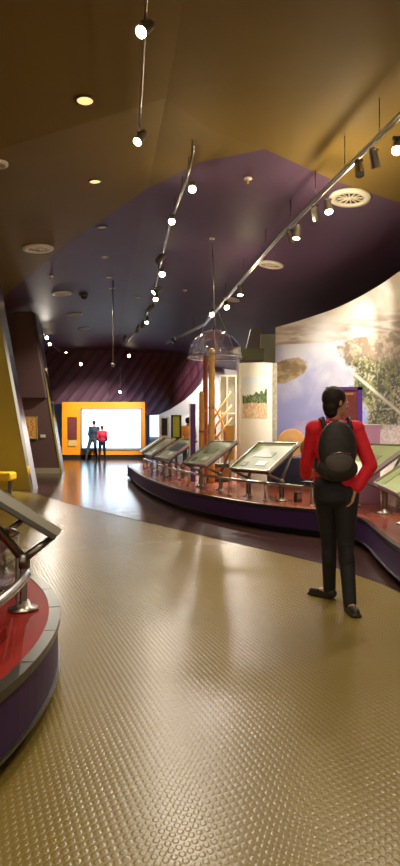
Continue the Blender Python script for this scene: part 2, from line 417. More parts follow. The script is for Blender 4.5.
# grey-lilac partition right of centre
struct('wall_right', (2.45, 34.9, 2.75), (9.3, .2, 5.5), M_lilac, 'lilac grey partition behind the tall panels')
struct('wall_right', (3.1, 17.2, 2.13), (3.0, .2, 3.54), M_greenwall, 'sage grey wall to the left of the mural')

# ------------------------------------------------------------------ right platform
def catmull(P, n=8):
    P = [Vector((*p, 0)) for p in P]; P = [P[0]*2-P[1]] + P + [P[-1]*2-P[-2]]; out = []
    for i in range(1, len(P)-2):
        for k in range(n):
            t = k/n; a, b, c, d = P[i-1:i+3]
            out.append(.5*((2*b) + (c-a)*t + (2*a-5*b+4*c-d)*t*t + (3*b-a-3*c+d)*t**3))
    out.append(P[-2]); return out
rimP = [(.4, 20.6), (-.9, 20.9), (-1.8, 20.3), (-2.12, 19.0), (-1.75, 16.9), (-1.25, 14.3), (-.62, 11.9), (-.12, 10.55), (.40, 9.55), (.85, 8.85), (1.25, 8.42), (1.58, 8.12), (1.78, 7.75), (1.83, 7.25), (1.76, 6.5), (1.70, 5.6), (1.74, 4.7), (1.95, 3.8), (2.5, 3.0)]
rim = catmull(rimP, 8)
# outward normal = right side of travel (travel goes toward the camera) -> inward is left-hand side
def offs(pl, d):
    out = []
    for i, p in enumerate(pl):
        t = (pl[min(i+1, len(pl)-1)] - pl[max(i-1, 0)]).normalized()
        n = Vector((-t.y, t.x, 0))
        out.append(p + n*d)
    return out
PT = .35
pf = empty('display_platform', (2.5, 10, 0), 0, 'long curved purple platform with red timber top along the right side', 'platform')
def rel(o, par): o.location = -par.location; return o
backpts = [Vector((6.8, 3.0, 0)), Vector((6.8, 20.6, 0))]
rel(MB().prism(offs(rim, .10) + backpts, 0.004, .08).build('plinth', M_plinth, pf), pf)
rel(MB().prism(offs(rim, .012) + backpts, .08, PT-.02).build('fascia', M_side, pf), pf)
rel(MB().prism(offs(rim, .055) + backpts, PT-.02, PT).build('deck', M_redtop2, pf), pf)
rel(MB().band(rim, offs(rim, .055), PT-.03, PT+.004).build('edge_trim', M_rim, pf), pf)
rel(MB().band(offs(rim, -.004), offs(rim, .012), .078, .092).build('lower_trim', M_rim, pf), pf)

def arc_lengths(pl):
    L = [0.0]
    for a, b in zip(pl, pl[1:]): L.append(L[-1] + (b-a).length)
    return L
def at_Y(pl, Y):
    """index on the visible rim (travel toward camera) closest to depth Y"""
    best = min(range(24, len(pl)-1), key=lambda i: abs(pl[i].y-Y)); return best

# ------------------------------------------------------------------ interpretive tables
TILT = math.radians(34); TD = .71; ZL = .775
def make_table(W, top, gfx, label, group='tilted display tables on the right platform', ly=.30):
    root = empty('display_table', (0, 0, PT), 0, label, 'display table', group)
    z0 = ZL-PT
    Mx = Matrix.Translation((0, 0, z0)) @ Matrix.Rotation(TILT, 4, 'X')
    MB().box((0, TD/2, -.035), (W, TD, .04), M=Mx, bev=.006).build('case', M_darksteel, root)
    f = MB()
    for c, s in (((0, .012, 0), (W+.01, .016, .03)), ((0, TD-.012, 0), (W+.01, .016, .03)), ((-W/2, TD/2, 0), (.016, TD, .045)), ((W/2, TD/2, 0), (.016, TD, .045))): f.box(c, s, M=Mx)
    f.build('frame', M_steel, root)
    p = MB().box((0, TD/2, -.004), (W-.03, TD-.03, .008), M=Mx).build('graphic', top, root)
    for c, s, mm_ in gfx: MB().box((c[0], c[1], .002), (s[0], s[1], .004), M=Mx).build('print', mm_, p)
    for sx in (-1, 1):
        x = sx*(W/2-.06); l = MB()
        nd = Vector((x, ly, .28))
        l.box((x, ly, .15), (.05, .035, .28), bev=.004)
        l.box((x, ly+.035, .15), (.05, .012, .28))
        l.cone(nd, Vector((x, .03, z0-.035)), .026, .017, 8)
        l.cone(nd, Vector((x, .54, z0+.30)), .026, .017, 8)
        l.cone(nd-Vector((0, 0, .05)), nd+Vector((0, 0, .03)), .036, .036, 10)
        lg = l.build('leg', M_leg, root)
        MB().lathe([(.0, .0), (.085, .0), (.085, .008), (.045, .022), (.03, .05), (.0, .05)], (x, ly, 0), 16).build('foot_plate', M_steel, lg)
    return root
def put_table(root, a, b):
    """low edge runs from a (left) to b (right); inward is to the left of travel"""
    a, b = Vector(a), Vector(b); d = (b-a); root.location = ((a.x+b.x)/2, (a.y+b.y)/2, PT+.004)
    root.rotation_euler = (0, 0, math.atan2(d.y, d.x)); return root
g_std = [((-.02, .40), (.42, .14), mat('olive_print', (.12, .14, .07), .3, nz=.5, nscale=20)), ((.12, .18), (.20, .10), M_paper), ((-.25, .15), (.14, .1), M_photo)]
tabs = [
 ((.46, 9.80), (.94, 9.10), .88, M_green, 'sage green topped display table third from the right, in front of the cream landscape panel'),
 ((-.30, 11.6), (.10, 10.75), .90, M_green, 'display table beside the tall carved posts with sage green top'),
 ((-1.02, 14.3), (-.58, 13.0), 1.05, M_green, 'display table with dark print, two places right of the white-topped one'),
 ((-1.40, 16.2), (-1.12, 15.0), 1.0, M_green, 'small far display table between the white-topped one and the dark-print one'),
 ((-1.72, 18.6), (-1.55, 17.2), 1.2, M_paper, 'far white-topped display table at the tip of the platform'),
 ((1.90, 7.10), (1.76, 5.75), 1.30, M_ltgreen, 'lime green topped display table at the right edge nearest the camera'),
 ((1.76, 8.75), (1.96, 7.72), .95, M_green, 'display table partly hidden behind the red-topped woman'),
]
for (a, b, W, tp, lab) in tabs:
    g = g_std
    if tp is M_ltgreen: g = [((.0, .33), (.50, .22), M_photo), ((.34, .55), (.30, .16), mat('white_card', (.85, .85, .82), .4)), ((-.36, .2), (.2, .3), mat('grass_print', (.25, .34, .08), .3, nz=.3, nscale=18))]
    if 'dark print' in lab: g = [((0, .42), (.7, .28), M_photo)] + g_std[1:2]
    if tp is M_paper: g = []
    t = make_table(W, tp, g, lab); put_table(t, a, b)

# handrail along the platform
def rail(pl, z, r, lab, posts, par_loc, rr=.016):
    root = empty('handrail', par_loc, 0, lab, 'handrail')
    pts = [Vector((p.x, p.y, z)) for p in pl]
    rel_ = lambda o: rel(o, root)
    rel_(MB().tube(pts, r, 10).build('rail_tube', M_steel, root))
    for p in posts:
        q = MB(); q.cone((p.x, p.y, PT+.002), (p.x, p.y, z), rr, rr, 10); q.cone((p.x, p.y, PT+.001), (p.x, p.y, PT+.012), .045, .04, 14)
        rel_(q.build('post', M_steel, root))
    return root
ro = offs(rim, .36)
seg1 = ro[30:90]; seg2 = ro[96:]
seg1 = [p for p in seg1 if p.y < 19.0]
acc = 0; posts = [seg1[0]]
for a, b in zip(seg1, seg1[1:]):
    acc += (b-a).length
    if acc > .85: posts.append(b); acc = 0
rail(seg1, .60, .02, 'steel tube handrail on short posts around the curved platform edge', posts, (0, 12, PT))
seg2 = [p for p in ro if p.y < 6.9][:]
acc = 0; posts = []
for a, b in zip(seg2, seg2[1:]):
    acc += (b-a).length
    if acc > .9: posts.append(b); acc = 0
rail(seg2, .60, .022, 'steel tube handrail at the right edge under the lime green table', posts, (2.3, 6, PT))

# small things on the deck by the rail
for (px, py, lab) in ((298, 499, 'small grey label box on the deck under the rail'),):
    p = at(px, py+3, PT); r_ = empty('label_box', (p.x, p.y, PT), .5, lab, 'box')
    MB().box((0, 0, .07), (.10, .07, .14), bev=.006).build('body', M_darksteel, r_); MB().box((0, -.037, .085), (.08, .006, .07)).build('face_plate', M_steel, r_)
p = atY(311, 478, 8.75); r_ = empty('label_reader', (p.x, p.y, PT), -.7, 'small tilted black caption plate clamped on the handrail beside the woman', 'sign')
zz = .66-PT
MB().box((0, 0, zz), (.26, .17, .015), M=Matrix.Identity(4)).build('plate', M_black, r_); MB().box((0, 0, zz+.009), (.21, .12, .004)).build('card', mat('grey_card', (.2, .2, .19), .4), r_); MB().cone((0, .0, .002), (0, .0, zz), .014).build('stem', M_steel, r_)

# ------------------------------------------------------------------ mural
murP = [(1.80, 15.5), (2.14, 14.75), (2.46, 13.9), (2.72, 13.1), (2.90, 12.2), (3.02, 11.2), (3.08, 10.2), (3.10, 9.2), (3.10, 8.0), (3.12, 6.6), (3.3, 5.0)]
mur = catmull(murP, 10); ML = arc_lengths(mur); MT = 3.82; MZ0 = PT+.26
def mur_at(u):
    s = u*ML[-1]
    for i in range(len(ML)-1):
        if ML[i+1] >= s: break
    t = (s-ML[i])/(ML[i+1]-ML[i]); return mur[i].lerp(mur[i+1], t)
def mural_col(u, v):
    p = mur_at(u); z = MZ0 + (MT-MZ0)*v
    x = CX + F*p.x/p.y; y = CY - F*(z-H)/p.y           # artwork layout units
    n = fbm(x, y, .035); n2 = fbm(x, y, .16, 6); n3 = fbm(x, y, .5, 4)
    sky = lerp((.80, .72, .60), (.92, .88, .82), sst(-.2, .4, n))
    hz = 345 - .05*(x-275) - .12*max(0, x-330)          # horizon of the artwork
    land = lerp((.46, .36, .25), (.66, .56, .44), sst(-.4, .4, n2))
    far = lerp((.42, .32, .25), (.78, .70, .62), sst(-.5, .5, fbm(x*.4, y*2.2, .12)))
    col = lerp(far, sky, sst(-4, -26, -(hz - 4 - y) + 0))
    # water fills the middle
    water = lerp((.34, .37, .70), (.82, .84, .94), sst(415, 340, y + 30*n - .25*(x-300)))
    water = lerp(water, (.22, .25, .58), sst(390, 450, y)*.7)
    bank = 342 + 8*n                                      # right bank grows to the right below the horizon
    edge = 343 + (y-350)*.34 + 9*n + 5*n2
    if y > hz:
        green = lerp((.045, .055, .012), (.26, .26, .08), sst(-.35, .40, n2+.6*n3))
        green = lerp(green, (.60, .55, .42), sst(.18, .42, n3+.35*n))
        land2 = lerp(lerp((.34, .25, .17), (.66, .55, .42), sst(-.3, .35, n2+.5*n3)), green, sst(350, 366, y+9*n2+5*n))
        col = lerp(water, land2, sst(-3, 3, x-edge))
        # road strip
        rd = abs((y-372) - (x-352)*.85)
        if x > 350: col = lerp((.78, .74, .62), col, sst(1.2, 2.6, rd+.8*n3))
        # island
        dx, dy = (x-286)/23.0, (y-371+(x-286)*.28)/12.0
        isl = dx*dx+dy*dy + .16*n2
        col = lerp(lerp((.28, .20, .10), (.52, .40, .25), sst(-.4, .5, fbm(x, y*2, .12))), col, sst(.75, 1.0, isl))
        # lilac shallow lower left
        if x < edge-4: col = lerp(col, (.66, .50, .62), .45*sst(.15, .5, fbm(x+40, y*1.5, .03))*sst(380, 400, y))
        # pink white foam lower right
        col = lerp(col, lerp((.82, .66, .72), (.95, .93, .92), sst(-.2, .3, n3)), sst(0, 10, (y-418)-(400-x)*.35 + 6*n2)*(1 if x > 358 else 0))
    else:
        col = lerp(col, (.93, .92, .90), .7*max(0, 1-((x-322)/26)**2-((y-338)/26)**2))
    return col
def mur_P(u, v):
    p = mur_at(u); return (p.x, p.y, MZ0 + (MT-MZ0)*v)
mo = empty('photo_mural', (2.6, 12, PT), 0, 'tall curved mural showing an aerial view of a river valley', 'mural')
o = art_grid('print', mur_P, 420, 200, mural_col, M_art, mo); rel(o, mo)
rel(MB().band(offs(mur, .02), offs(mur, .12), MZ0, MT).build('backing_board', M_white, mo), mo)
mi = [p for p in mur]
pl_ = empty('mural_bench', (2.3, 12, PT), 0, 'low curved white plinth along the foot of the mural', 'plinth')
rel(MB().band(offs(mi, -.53), offs(mi, .12), PT+.002, PT+.22).build('body', M_white, pl_), pl_)
rel(MB().band(offs(mi, -.57), offs(mi, .13), PT+.22, PT+.26).build('ledge', M_cream, pl_), pl_)

# ------------------------------------------------------------------ tall panels
def tall_panel(px0, px1, ytop, Y, lab, m, ybot=None, thick=.12, curved=0.0):
    a, b = atY(px0, ytop, Y), atY(px1, ytop, Y); cx = (a.x+b.x)/2; W = b.x-a.x; z1 = a.z-PT
    r_ = empty('landscape_panel' if curved else 'tall_panel', (cx, Y, PT), 0, lab, 'panel')
    n = 12; f_, k_ = [], []
    for i in range(n+1):
        x = -W/2+W*i/n; yy = -curved*(1-(2*x/W)**2)
        f_.append((x, yy)); k_.append((x, yy+thick))
    MB().band(f_, k_, .004, z1).build('board', m, r_); return r_, W, z1, cx
r_, W, z1, cx = tall_panel(240.5, 272.5, 363, 13.0, 'cream curved panel with a photograph of trees and dry grass', M_cream, curved=.10)
zA, zB = atY(0, 418, 13).z-PT, atY(0, 377, 13).z-PT
def tree_col(u, v):
    n = fbm(u*6, v*4, 1.6, 5); n2 = fbm(u*22, v*14, 1.0, 4)
    if v < .36+.03*n: return lerp((.62, .42, .22), (.82, .66, .44), sst(-.3, .4, n2))
    top = .56 + .10*fbm(u*7, 2.2, 1.0) + .12*sst(.4, 1, u)
    if v < top + .03*n2: return lerp((.05, .09, .03), (.20, .26, .10), sst(-.3, .4, n2))
    return lerp((.82, .84, .74), (.70, .80, .84), sst(.6, 1, v))
def treeP(u, v):
    x = -W*.44 + W*.76*u; return (x, -.10*(1-(2*x/W)**2)-.012, zA+(zB-zA)*v)
art_grid('photograph', treeP, 90, 90, tree_col, M_art, r_)
MB().box((-W/2-.035, -.02, z1/2), (.05, .06, z1-.01)).build('edge_post', M_white, r_)
MB().box((W/2+.05, .05, z1/2), (.08, .12, z1-.01)).build('rock_edge_strip', mat('stone_print', (.30, .27, .2), .7, nz=.8, nscale=14), r_)
r_, W, z1, cx = tall_panel(220, 236, 375, 14.4, 'pale grey-cream divided panel left of the tree photograph', mat('grey_cream', (.36, .35, .28), .5))
f = MB()
for x in (-W/2, -.02, W/2): f.box((x, -.015, z1/2), (.035, .03, z1-.01))
for z in (z1-.02, z1*.62, z1*.35): f.box((0, -.015, z), (W, .028, .03))
f.build('battens', M_cream, r_)
# lamp box on the white pole left of landscape panel
pp = atY(238, 356, 12.85); r_ = empty('pole_speaker', (pp.x, pp.y, PT), 0, 'slim white pole topped with a pale box beside the landscape panel', 'pole')
MB().cone((0, 0, .004), (0, 0, pp.z-PT), .026).build('pole', M_white, r_)
MB().box((-.02, 0, pp.z-PT+.09), (.12, .12, .17), rz=.3, bev=.01).build('head_box', M_white, r_)

# olive beam and dark slab above
struct('trim_5', (atY(251, 356, 16.6).x, 16.6, atY(0, 355, 16.6).z), (.62, .3, .30), mat('olive_beam', (.10, .11, .05), .6), 'short olive beam above the landscape panel')
tag(MB().slab([atY(243, 362, 18.5), atY(263, 362, 18.5), atY(262, 326, 18.5), atY(251, 329, 18.5)], (0, .3, 0)).build('trim_6', mat('grey_facet', (.20, .18, .19), .6)), 'grey sloping facet above the panels', kind='structure')

# ------------------------------------------------------------------ carved posts, sound dome
def totem(px0, px1, ytop, Y, m, lab, seed):
    a, b = atY(px0, ytop, Y), atY(px1, ytop, Y); r = (b.x-a.x)/2; h = a.z-PT; rnd = random.Random(seed)
    r_ = empty('carved_post', ((a.x+b.x)/2, Y, PT), 0, lab, 'carved post', 'carved posts under the dome'); prof = [(0, .004)]
    z = .004
    while z < h-.08:
        prof.append((r*(.93+.07*rnd.random()), z)); z += .05+.10*rnd.random()
    prof += [(r*.9, h-.04), (r*.6, h-.005), (0, h)]
    MB().lathe(prof, (0, 0, 0), 12).build('shaft', m, r_)
    for k in (1,): MB().lathe([(r*1.04, 0), (r*1.04, .04), (r*.8, .04), (r*.8, 0)], (0, 0, h*(.35+.2*k)), 12, close=True).build('painted_band', M_redwood if m is M_wood else M_wood, r_)
    return r_
totem(208.5, 215, 348, 12.6, mat('yellow_wood', (.78, .45, .12), .5, nz=.3, nscale=9), 'tallest orange-brown carved post under the dome', 1)
totem(203, 208, 355, 12.75, M_redwood, 'reddish carved post left of the tallest one', 2)
totem(199, 204.5, 391, 12.4, M_wood, 'short ochre carved post at the left of the group', 3)
def make_dome():
    Y = 12.6; c = atY(215, 358, Y); R_ = 27*Y/F
    ct = ceil_hit(211, 204); top = atY(215, 329.5, Y).z
    r_ = empty('sound_dome', (c.x, Y, c.z), 0, 'clear acrylic sound dome hung from the ceiling over the carved posts', 'dome')
    prof = []; Hh = top-c.z
    for i in range(13):
        a = i/12*PI/2; prof.append((R_*math.cos(a)+.0005, Hh*math.sin(a)))
    ins = [(max(.0004, r-.008), z-.008 if z > .01 else z) for r, z in prof[::-1]]
    MB().lathe(prof+ins, (0, 0, 0), 40, close=True).build('shell', M_acryl, r_)
    MB().lathe([(R_+.006, -.01), (R_+.006, .03), (R_-.012, .03), (R_-.012, -.01)], (0, 0, 0), 40, close=True).build('rim_band', glass_mat('frosted_rim', (.8, .8, .82), .35, .2), r_)
    MB().lathe([(0, Hh+.0), (.05, Hh), (.05, Hh+.05), (0, Hh+.06)], (0, 0, 0), 16).build('speaker_cap', M_candark, r_)
    d = ct - Vector((c.x, Y, c.z))
    MB().cone((0, 0, Hh+.04), (-.06, 0, cz(c.x-.06, Y)-c.z), .012).build('hanger_rod', M_steel, r_)
    w_ = MB()
    for a in (.5, 2.6, 4.7): w_.cone((R_*math.cos(a), R_*math.sin(a), .02), (-.03, 0, Hh+.55), .003, n=6)
    w_.build('hanger_wires', M_steel, r_)
    MB().cone((-.06, 0, cz(c.x-.06, Y)-c.z-.03), (-.06, 0, cz(c.x-.06, Y)-c.z+.0), .05).build('ceiling_rose', M_white, r_)
make_dome()
# violet post
pv = at(193, 489, PT); pv = atY(193, 404, 12.8)
r_ = empty('marker_post', (pv.x, pv.y, PT), 0, 'slim violet marker post left of the carved posts', 'post')
MB().box((0, 0, (pv.z-PT)/2+.002), (.10, .06, pv.z-PT), bev=.004).build('body', M_purpframe, r_); MB().box((-.062, 0, (pv.z-PT)/2+.002), (.02, .062, pv.z-PT)).build('light_edge', M_white, r_)
# small orange board
po = atY(230, 426, 11.9); r_ = empty('information_board', (po.x, po.y, PT), 0, 'narrow orange-yellow board on a stem behind the second table', 'board')
MB().box((0, 0, po.z-PT-.3), (.16, .03, .62), bev=.004).build('board', mat('orange_board', (.75, .38, .06), .4), r_); MB().cone((0, .0, .004), (0, 0, po.z-PT-.6), .018).build('stem', M_steel, r_)
# pole rack behind dome
r_ = empty('pole_rack', (.35, 13.4, PT), 0, 'rack of slanting wooden poles behind the carved posts', 'rack')
def rk(px, py, Y=13.4): q = atY(px, py, Y); return Vector((q.x-.35, 0, q.z-PT))
for (a, b, yy) in (((205, 432), (231, 392), 0), ((204, 442), (232, 405), .08), ((210, 446), (232, 418), -.08), ((206, 425), (226, 448), .05), ((216, 408), (230, 440), .12)):
    p0, p1 = rk(*a), rk(*b); p0.y = yy; p1.y = yy; MB().cone(p0, p1, .026, .018, 8).build('pole', M_wood, r_)
for px in (207, 225): q = rk(px, 440); q.y = .2; MB().box((q.x, .2, .55), (.05, .05, 1.09)).build('upright', M_redwood, r_)
# black exhibition stand under it
r_ = empty('black_display_plinth', (.32, 12.60, PT), 0, 'low dark exhibit base with colourful objects behind the tables', 'plinth')
MB().box((0, .35, .18), (.6, .3, .35), bev=.01).build('body', M_candark, r_); MB().box((0, .19, .18), (.5, .012, .2)).build('face_print', mat('ochre_print', (.45, .25, .10), .5, nz=.8, nscale=9), r_)

# posters far behind the tables
def poster(px0, px1, y0, y1, Y, m1, m2, lab):
    a, b = atY(px0, y0, Y), atY(px1, y1, Y); r_ = empty('poster_stand', ((a.x+b.x)/2, Y, PT), 0, lab, 'poster')
    w_, h_ = b.x-a.x, a.z-b.z; zc = (a.z+b.z)/2-PT
    MB().box((0, 0, zc), (w_, .05, h_)).build('frame', m1, r_); MB().box((0, -.03, zc+.02), (w_*.62, .012, h_*.82)).build('print', m2, r_)
    MB().box((0, .0, (zc-h_/2)/2+.003), (.06, .05, max(.05, zc-h_/2-.0))).build('stand', M_candark, r_)
poster(171, 181.5, 415, 440, 16.5, M_black, M_ygreen, 'black framed poster with a yellow-green figure, left of the orange-shirted visitor')
poster(160, 169, 417, 438, 19.3, M_white, M_black, 'pale poster with a black print at the far end of the platform')
poster(199, 216, 428, 452, 14.2, M_black, mat('blue_print', (.12, .16, .4), .4, nz=.6, nscale=10), 'black framed blue print behind the carved posts')

# drum, basket and their stand
ds = atY(292, 458, 12.2); r_ = empty('dark_stand', (ds.x, ds.y, PT), .1, 'dark draped stand carrying the drum and the basket', 'stand')
sh = ds.z-PT
MB().box((0, 0, sh/2+.002), (.86, .5, sh), bev=.02).build('body', mat('dark_blue_cloth', (.015, .018, .05), .7), r_)
dr = empty('hide_drum', (atY(292, 458, 12.2).x, 12.31, ds.z+.012), 0, 'large round tan hide drum standing on edge on the dark stand', 'drum')
Mz = Matrix.Translation((0, 0, .262)) @ Matrix.Rotation(math.radians(-8), 4, 'X')
d_ = MB(); d_.cone((0, -.06, 0), (0, .10, 0), .262, .262, 36); o = d_.build('shell', M_redwood, dr, M=Mz); 
d_ = MB(); d_.cone((0, -.075, 0), (0, -.058, 0), .245, .25, 36); d_.build('drum_skin', M_tan, dr, M=Mz)
d_ = MB(); d_.tube([(.255*math.cos(a*PI/18), -.062, .255*math.sin(a*PI/18)) for a in range(37)], .012, 8); d_.build('hoop', M_wood, dr, M=Mz)
bs_ = empty('woven_basket', (atY(307, 458, 12.0).x+.05, 11.96, ds.z+.004), 0, 'dark brown rounded woven basket in front of the drum', 'basket')
MB().lathe([(0, 0), (.10, 0), (.16, .07), (.185, .17), (.17, .27), (.12, .34), (.10, .36), (.085, .355), (.10, .33), (.15, .26), (.165, .17), (.14, .07), (.0, .03)], (0, 0, 0), 26).build('bowl', M_hide, bs_)
d_ = MB(); d_.tube([(.10*math.cos(a*PI/12), .10*math.sin(a*PI/12), .36) for a in range(25)], .011, 8); d_.build('rim', M_tan, bs_)

# violet framed sign behind woman
Ys = 9.6; a, b = atY(326, 387, Ys), atY(362, 442, Ys)
r_ = empty('framed_sign', ((a.x+b.x)/2, Ys, PT), 0, 'violet framed upright sign with maroon picture behind the woman', 'sign')
w_, h_ = b.x-a.x, a.z-b.z; zc = (a.z+b.z)/2-PT; m = MB(); e = .045
for c, s in (((-w_/2+e/2, 0, zc), (e, .05, h_)), ((w_/2-e/2-.015, 0, zc), (e+.03, .05, h_)), ((0, 0, zc+h_/2-e/2), (w_, .05, e)), ((0, 0, zc-h_/2+e/2), (w_, .05, e))): m.box(c, s)
m.build('frame', M_purpframe, r_); pr = MB().box((0, .005, zc), (w_-.08, .03, h_-.08)).build('picture', M_maroon, r_)
MB().box((0, -.012, zc+h_/2-.10), (w_*.5, .006, .03)).build('title_strip', M_tan, pr); MB().box((-w_/2+.075, -.012, zc-.02), (.022, .008, h_*.8)).build('side_strip', M_wood, pr)
for sx in (-1, 1): MB().box((sx*(w_/2-.05), 0, (zc-h_/2)/2+.002), (.04, .04, zc-h_/2)).build('leg', M_candark, r_)
a, b = atY(357, 425, 8.9), atY(380, 470, 8.9)
r_ = empty('pink_panel', ((a.x+b.x)/2, 8.9, PT), 0, 'plain pink upright panel right of the framed sign', 'panel')
MB().box((0, 0, (a.z-PT)/2+.002), (b.x-a.x, .04, a.z-PT), bev=.004).build('board', M_pinkpanel, r_)
MB().box((0, .0, a.z-PT+.006), (b.x-a.x, .05, .012)).build('cap_strip', M_white, r_)

# ------------------------------------------------------------------ left platform
LC = Vector((-3.55, 3.0, 0)); LR = 2.84
pts = [LC + Vector((math.cos(a), math.sin(a), 0))*LR for a in [2*PI*i/160 for i in range(160)]]
ring = lambda r: [LC + Vector((math.cos(2*PI*i/160), math.sin(2*PI*i/160), 0))*r for i in range(161)]
lp = empty('round_platform', (LC.x, LC.y, 0), 0, 'round purple platform with red top at the lower left', 'platform')
rel(MB().prism(ring(LR-.10)[:-1], 0, .08).build('plinth', M_plinth, lp), lp)
rel(MB().prism(ring(LR-.012)[:-1], .08, PT-.02).build('fascia', M_side, lp), lp)
rel(MB().prism(ring(LR-.06)[:-1], PT-.02, PT).build('deck', M_redtop, lp), lp)
rel(MB().band(ring(LR), ring(LR-.06), PT-.035, PT+.004).build('edge_trim', M_rim, lp), lp)
rel(MB().band(ring(LR+.003), ring(LR-.02), .078, .094).build('lower_trim', M_rim, lp), lp)
for k in (154, 158, 2, 6, 10, 14):
    j = MB(); a = 2*PI*k/160 + .01; j.box(LC + Vector((math.cos(a), math.sin(a), 0))*(LR-.03) + Vector((0, 0, PT+.0042)), (.058, .005, .002), rz=a)
    rel(j.build('trim_joint', M_candark, lp), lp)
up = tag(MB().prism([LC + Vector((math.cos(2*PI*i/120), math.sin(2*PI*i/120), 0))*2.62 for i in range(120) if math.sin(2*PI*i/120)*2.62 < .22], PT+.001, PT+.06).build('inner_step', M_redtop), 'raised round red step on the lower left platform', 'step')

# left table: low corner near at (-.80,3.68)
tl = make_table(1.05, M_paper, g_std, 'tilted glass display table on the round platform at the left edge', None, ly=.19)
a_ = math.radians(14)
def circ(a, r): return LC + Vector((math.cos(a), math.sin(a), 0))*r
A0 = circ(a_, LR-.03); A0 = Vector((-.79, 3.66, 0)); B0 = Vector((-1.21, 4.62, 0))
put_table(tl, (A0.x, A0.y), (B0.x, B0.y))
gt = MB().box((0, TD/2, .03), (1.0, TD-.02, .008), M=Matrix.Translation((0, 0, ZL-PT)) @ Matrix.Rotation(TILT, 4, 'X')).build('glass_cover', M_glass, tl)
# glass cylinder vitrine
gv = empty('glass_vitrine', (-1.53, 4.12, PT+.002), 0, 'curved clear glass vitrine on the round platform', 'vitrine')
MB().lathe([(.37, .0), (.37, .33), (.362, .33), (.362, .0)], (0, 0, 0), 48, close=True).build('glass_wall', M_glass, gv)
MB().lathe([(.378, .325), (.378, .342), (.355, .342), (.355, .325)], (0, 0, 0), 48, close=True).build('rim', M_steel, gv)
MB().lathe([(0, .002), (.35, .002), (.35, .03), (0, .03)], (0, 0, 0), 40).build('base_disc', M_black, gv)
# left handrail
hp = [circ(a, LR-.17) for a in [math.radians(d) for d in range(-60, 11, 3)]] 
rail(hp, .60, .024, 'curved steel tube handrail on the round platform at the left', [circ(math.radians(d), LR-.17) for d in (-42, -18)], (-1.2, 2.6, PT), .02)

# yellow bench
bn = empty('bench', (-4.38, 13.8, 0), 0, 'yellow padded bench beside the yellow wall', 'bench')
MB().box((-.35, 0, .39), (1.55, .5, .17), bev=.04).build('seat', M_bench, bn)
for x in (-.98, .10, .30): MB().box((x, -.12 if x < .2 else .15, .152), (.07, .06, .30)).build('leg', M_steel if x < .2 else M_candark, bn)

# framed print on mauve wall
a, b = atY(21, 417, mb_.y-.02), atY(37, 438.5, mb_.y-.02); w_, h_ = b.x-a.x, a.z-b.z
r_ = empty('framed_print', ((a.x+b.x)/2, mb_.y-.035, b.z), 0, 'orange patterned print in a thin frame on the mauve wall', 'picture')
m = MB(); e = .035
for c, s in (((-w_/2, 0, h_/2), (e, .05, h_+e)), ((w_/2, 0, h_/2), (e, .05, h_+e)), ((0, 0, 0), (w_, .05, e)), ((0, 0, h_), (w_, .05, e))): m.box(c, s)
m.build('frame', mat('gold_frame', (.5, .33, .1), .4), r_)
def pat(u, v):
    if u < .08 or u > .92 or v < .08 or v > .92: return (.85, .72, .35)
    k = math.sin(u*20+2*math.sin(v*14))*math.sin(v*26); return lerp((.80, .22, .05), (.92, .60, .18), sst(-.3, .3, k))
art_grid('print', lambda u, v: (-w_/2+w_*u, -.01, h_*v), 40, 50, pat, M_art, r_)
c_ = atY(43, 436, mb_.y-.03); tag(MB().box((c_.x, mb_.y-.03, c_.z), (.16, .02, .09)).build('wall_caption', M_white), 'tiny white caption card right of the framed print', 'sign')

# ------------------------------------------------------------------ ceiling fittings
def orient(o, p, nrm): 
    o.location = p; o.rotation_euler = (-nrm).to_track_quat('Z', 'Y').to_euler()
DOWN = []
def downlight(px, py, r, lab, lit=True, energy=120):
    p = ceil_hit(px, py); n = cnorm(p.x, p.y)
    o = empty('recessed_downlight', (0, 0, 0), 0, lab, 'ceiling light', 'recessed downlights'); orient(o, p + n*.004, n)
    MB().lathe([(r, 0), (r, -.012), (r*.8, -.016), (r*.78, 0)], (0, 0, 0), 28, close=True).build('bezel', M_candark if r > .1 else M_white, o)
    MB().lathe([(r*.78, -.004), (r*.45, .0-.002), (0, -.002)], (0, 0, 0), 28).build('reflector', M_lenssoft if lit else M_diff, o)
    if lit and energy:
        DOWN.append((p + n*.06, energy))
downlight(85, 100, .118, 'lit recessed downlight in the olive ceiling, larger and nearer of two', True)
downlight(95, 181, .105, 'lit recessed downlight in the olive ceiling just before the purple paint', True)
downlight(102, 227, .12, 'recessed downlight just inside the purple ceiling on the left', False)
downlight(105, 257, .08, 'small downlight on the purple ceiling, middle of the left line', False)
downlight(109, 277, .09, 'small downlight on the purple ceiling, next farther in the left line', False)
downlight(112, 288, .09, 'small downlight on the purple ceiling, last of the left line', False)
downlight(137, 297, .10, 'small downlight left of the middle light track', False)
def diffuser(px, py, wpx, lab):
    p = ceil_hit(px, py); n = cnorm(p.x, p.y); r = wpx/2*p.y/F
    o = empty('air_diffuser', (0, 0, 0), 0, lab, 'air vent', 'round air diffusers'); orient(o, p + n*.004, n)
    MB().lathe([(r, 0), (r*.97, -.03), (r*.68, -.045), (r*.64, -.02), (r*.64, 0)], (0, 0, 0), 40, close=True).build('flange', M_diff, o)
    MB().lathe([(r*.63, -.006), (r*.2, -.006), (0, -.006)], (0, 0, 0), 32).build('recess', M_slot, o)
    v = MB()
    for k in range(12):
        a = k*PI/6; v.box((r*.36*math.cos(a), r*.36*math.sin(a), -.018), (r*.48, r*.06, .012), rz=a)
    v.lathe([(0, -.03), (r*.14, -.03), (r*.14, -.01)], (0, 0, 0), 16); v.build('vanes', M_diff, o)
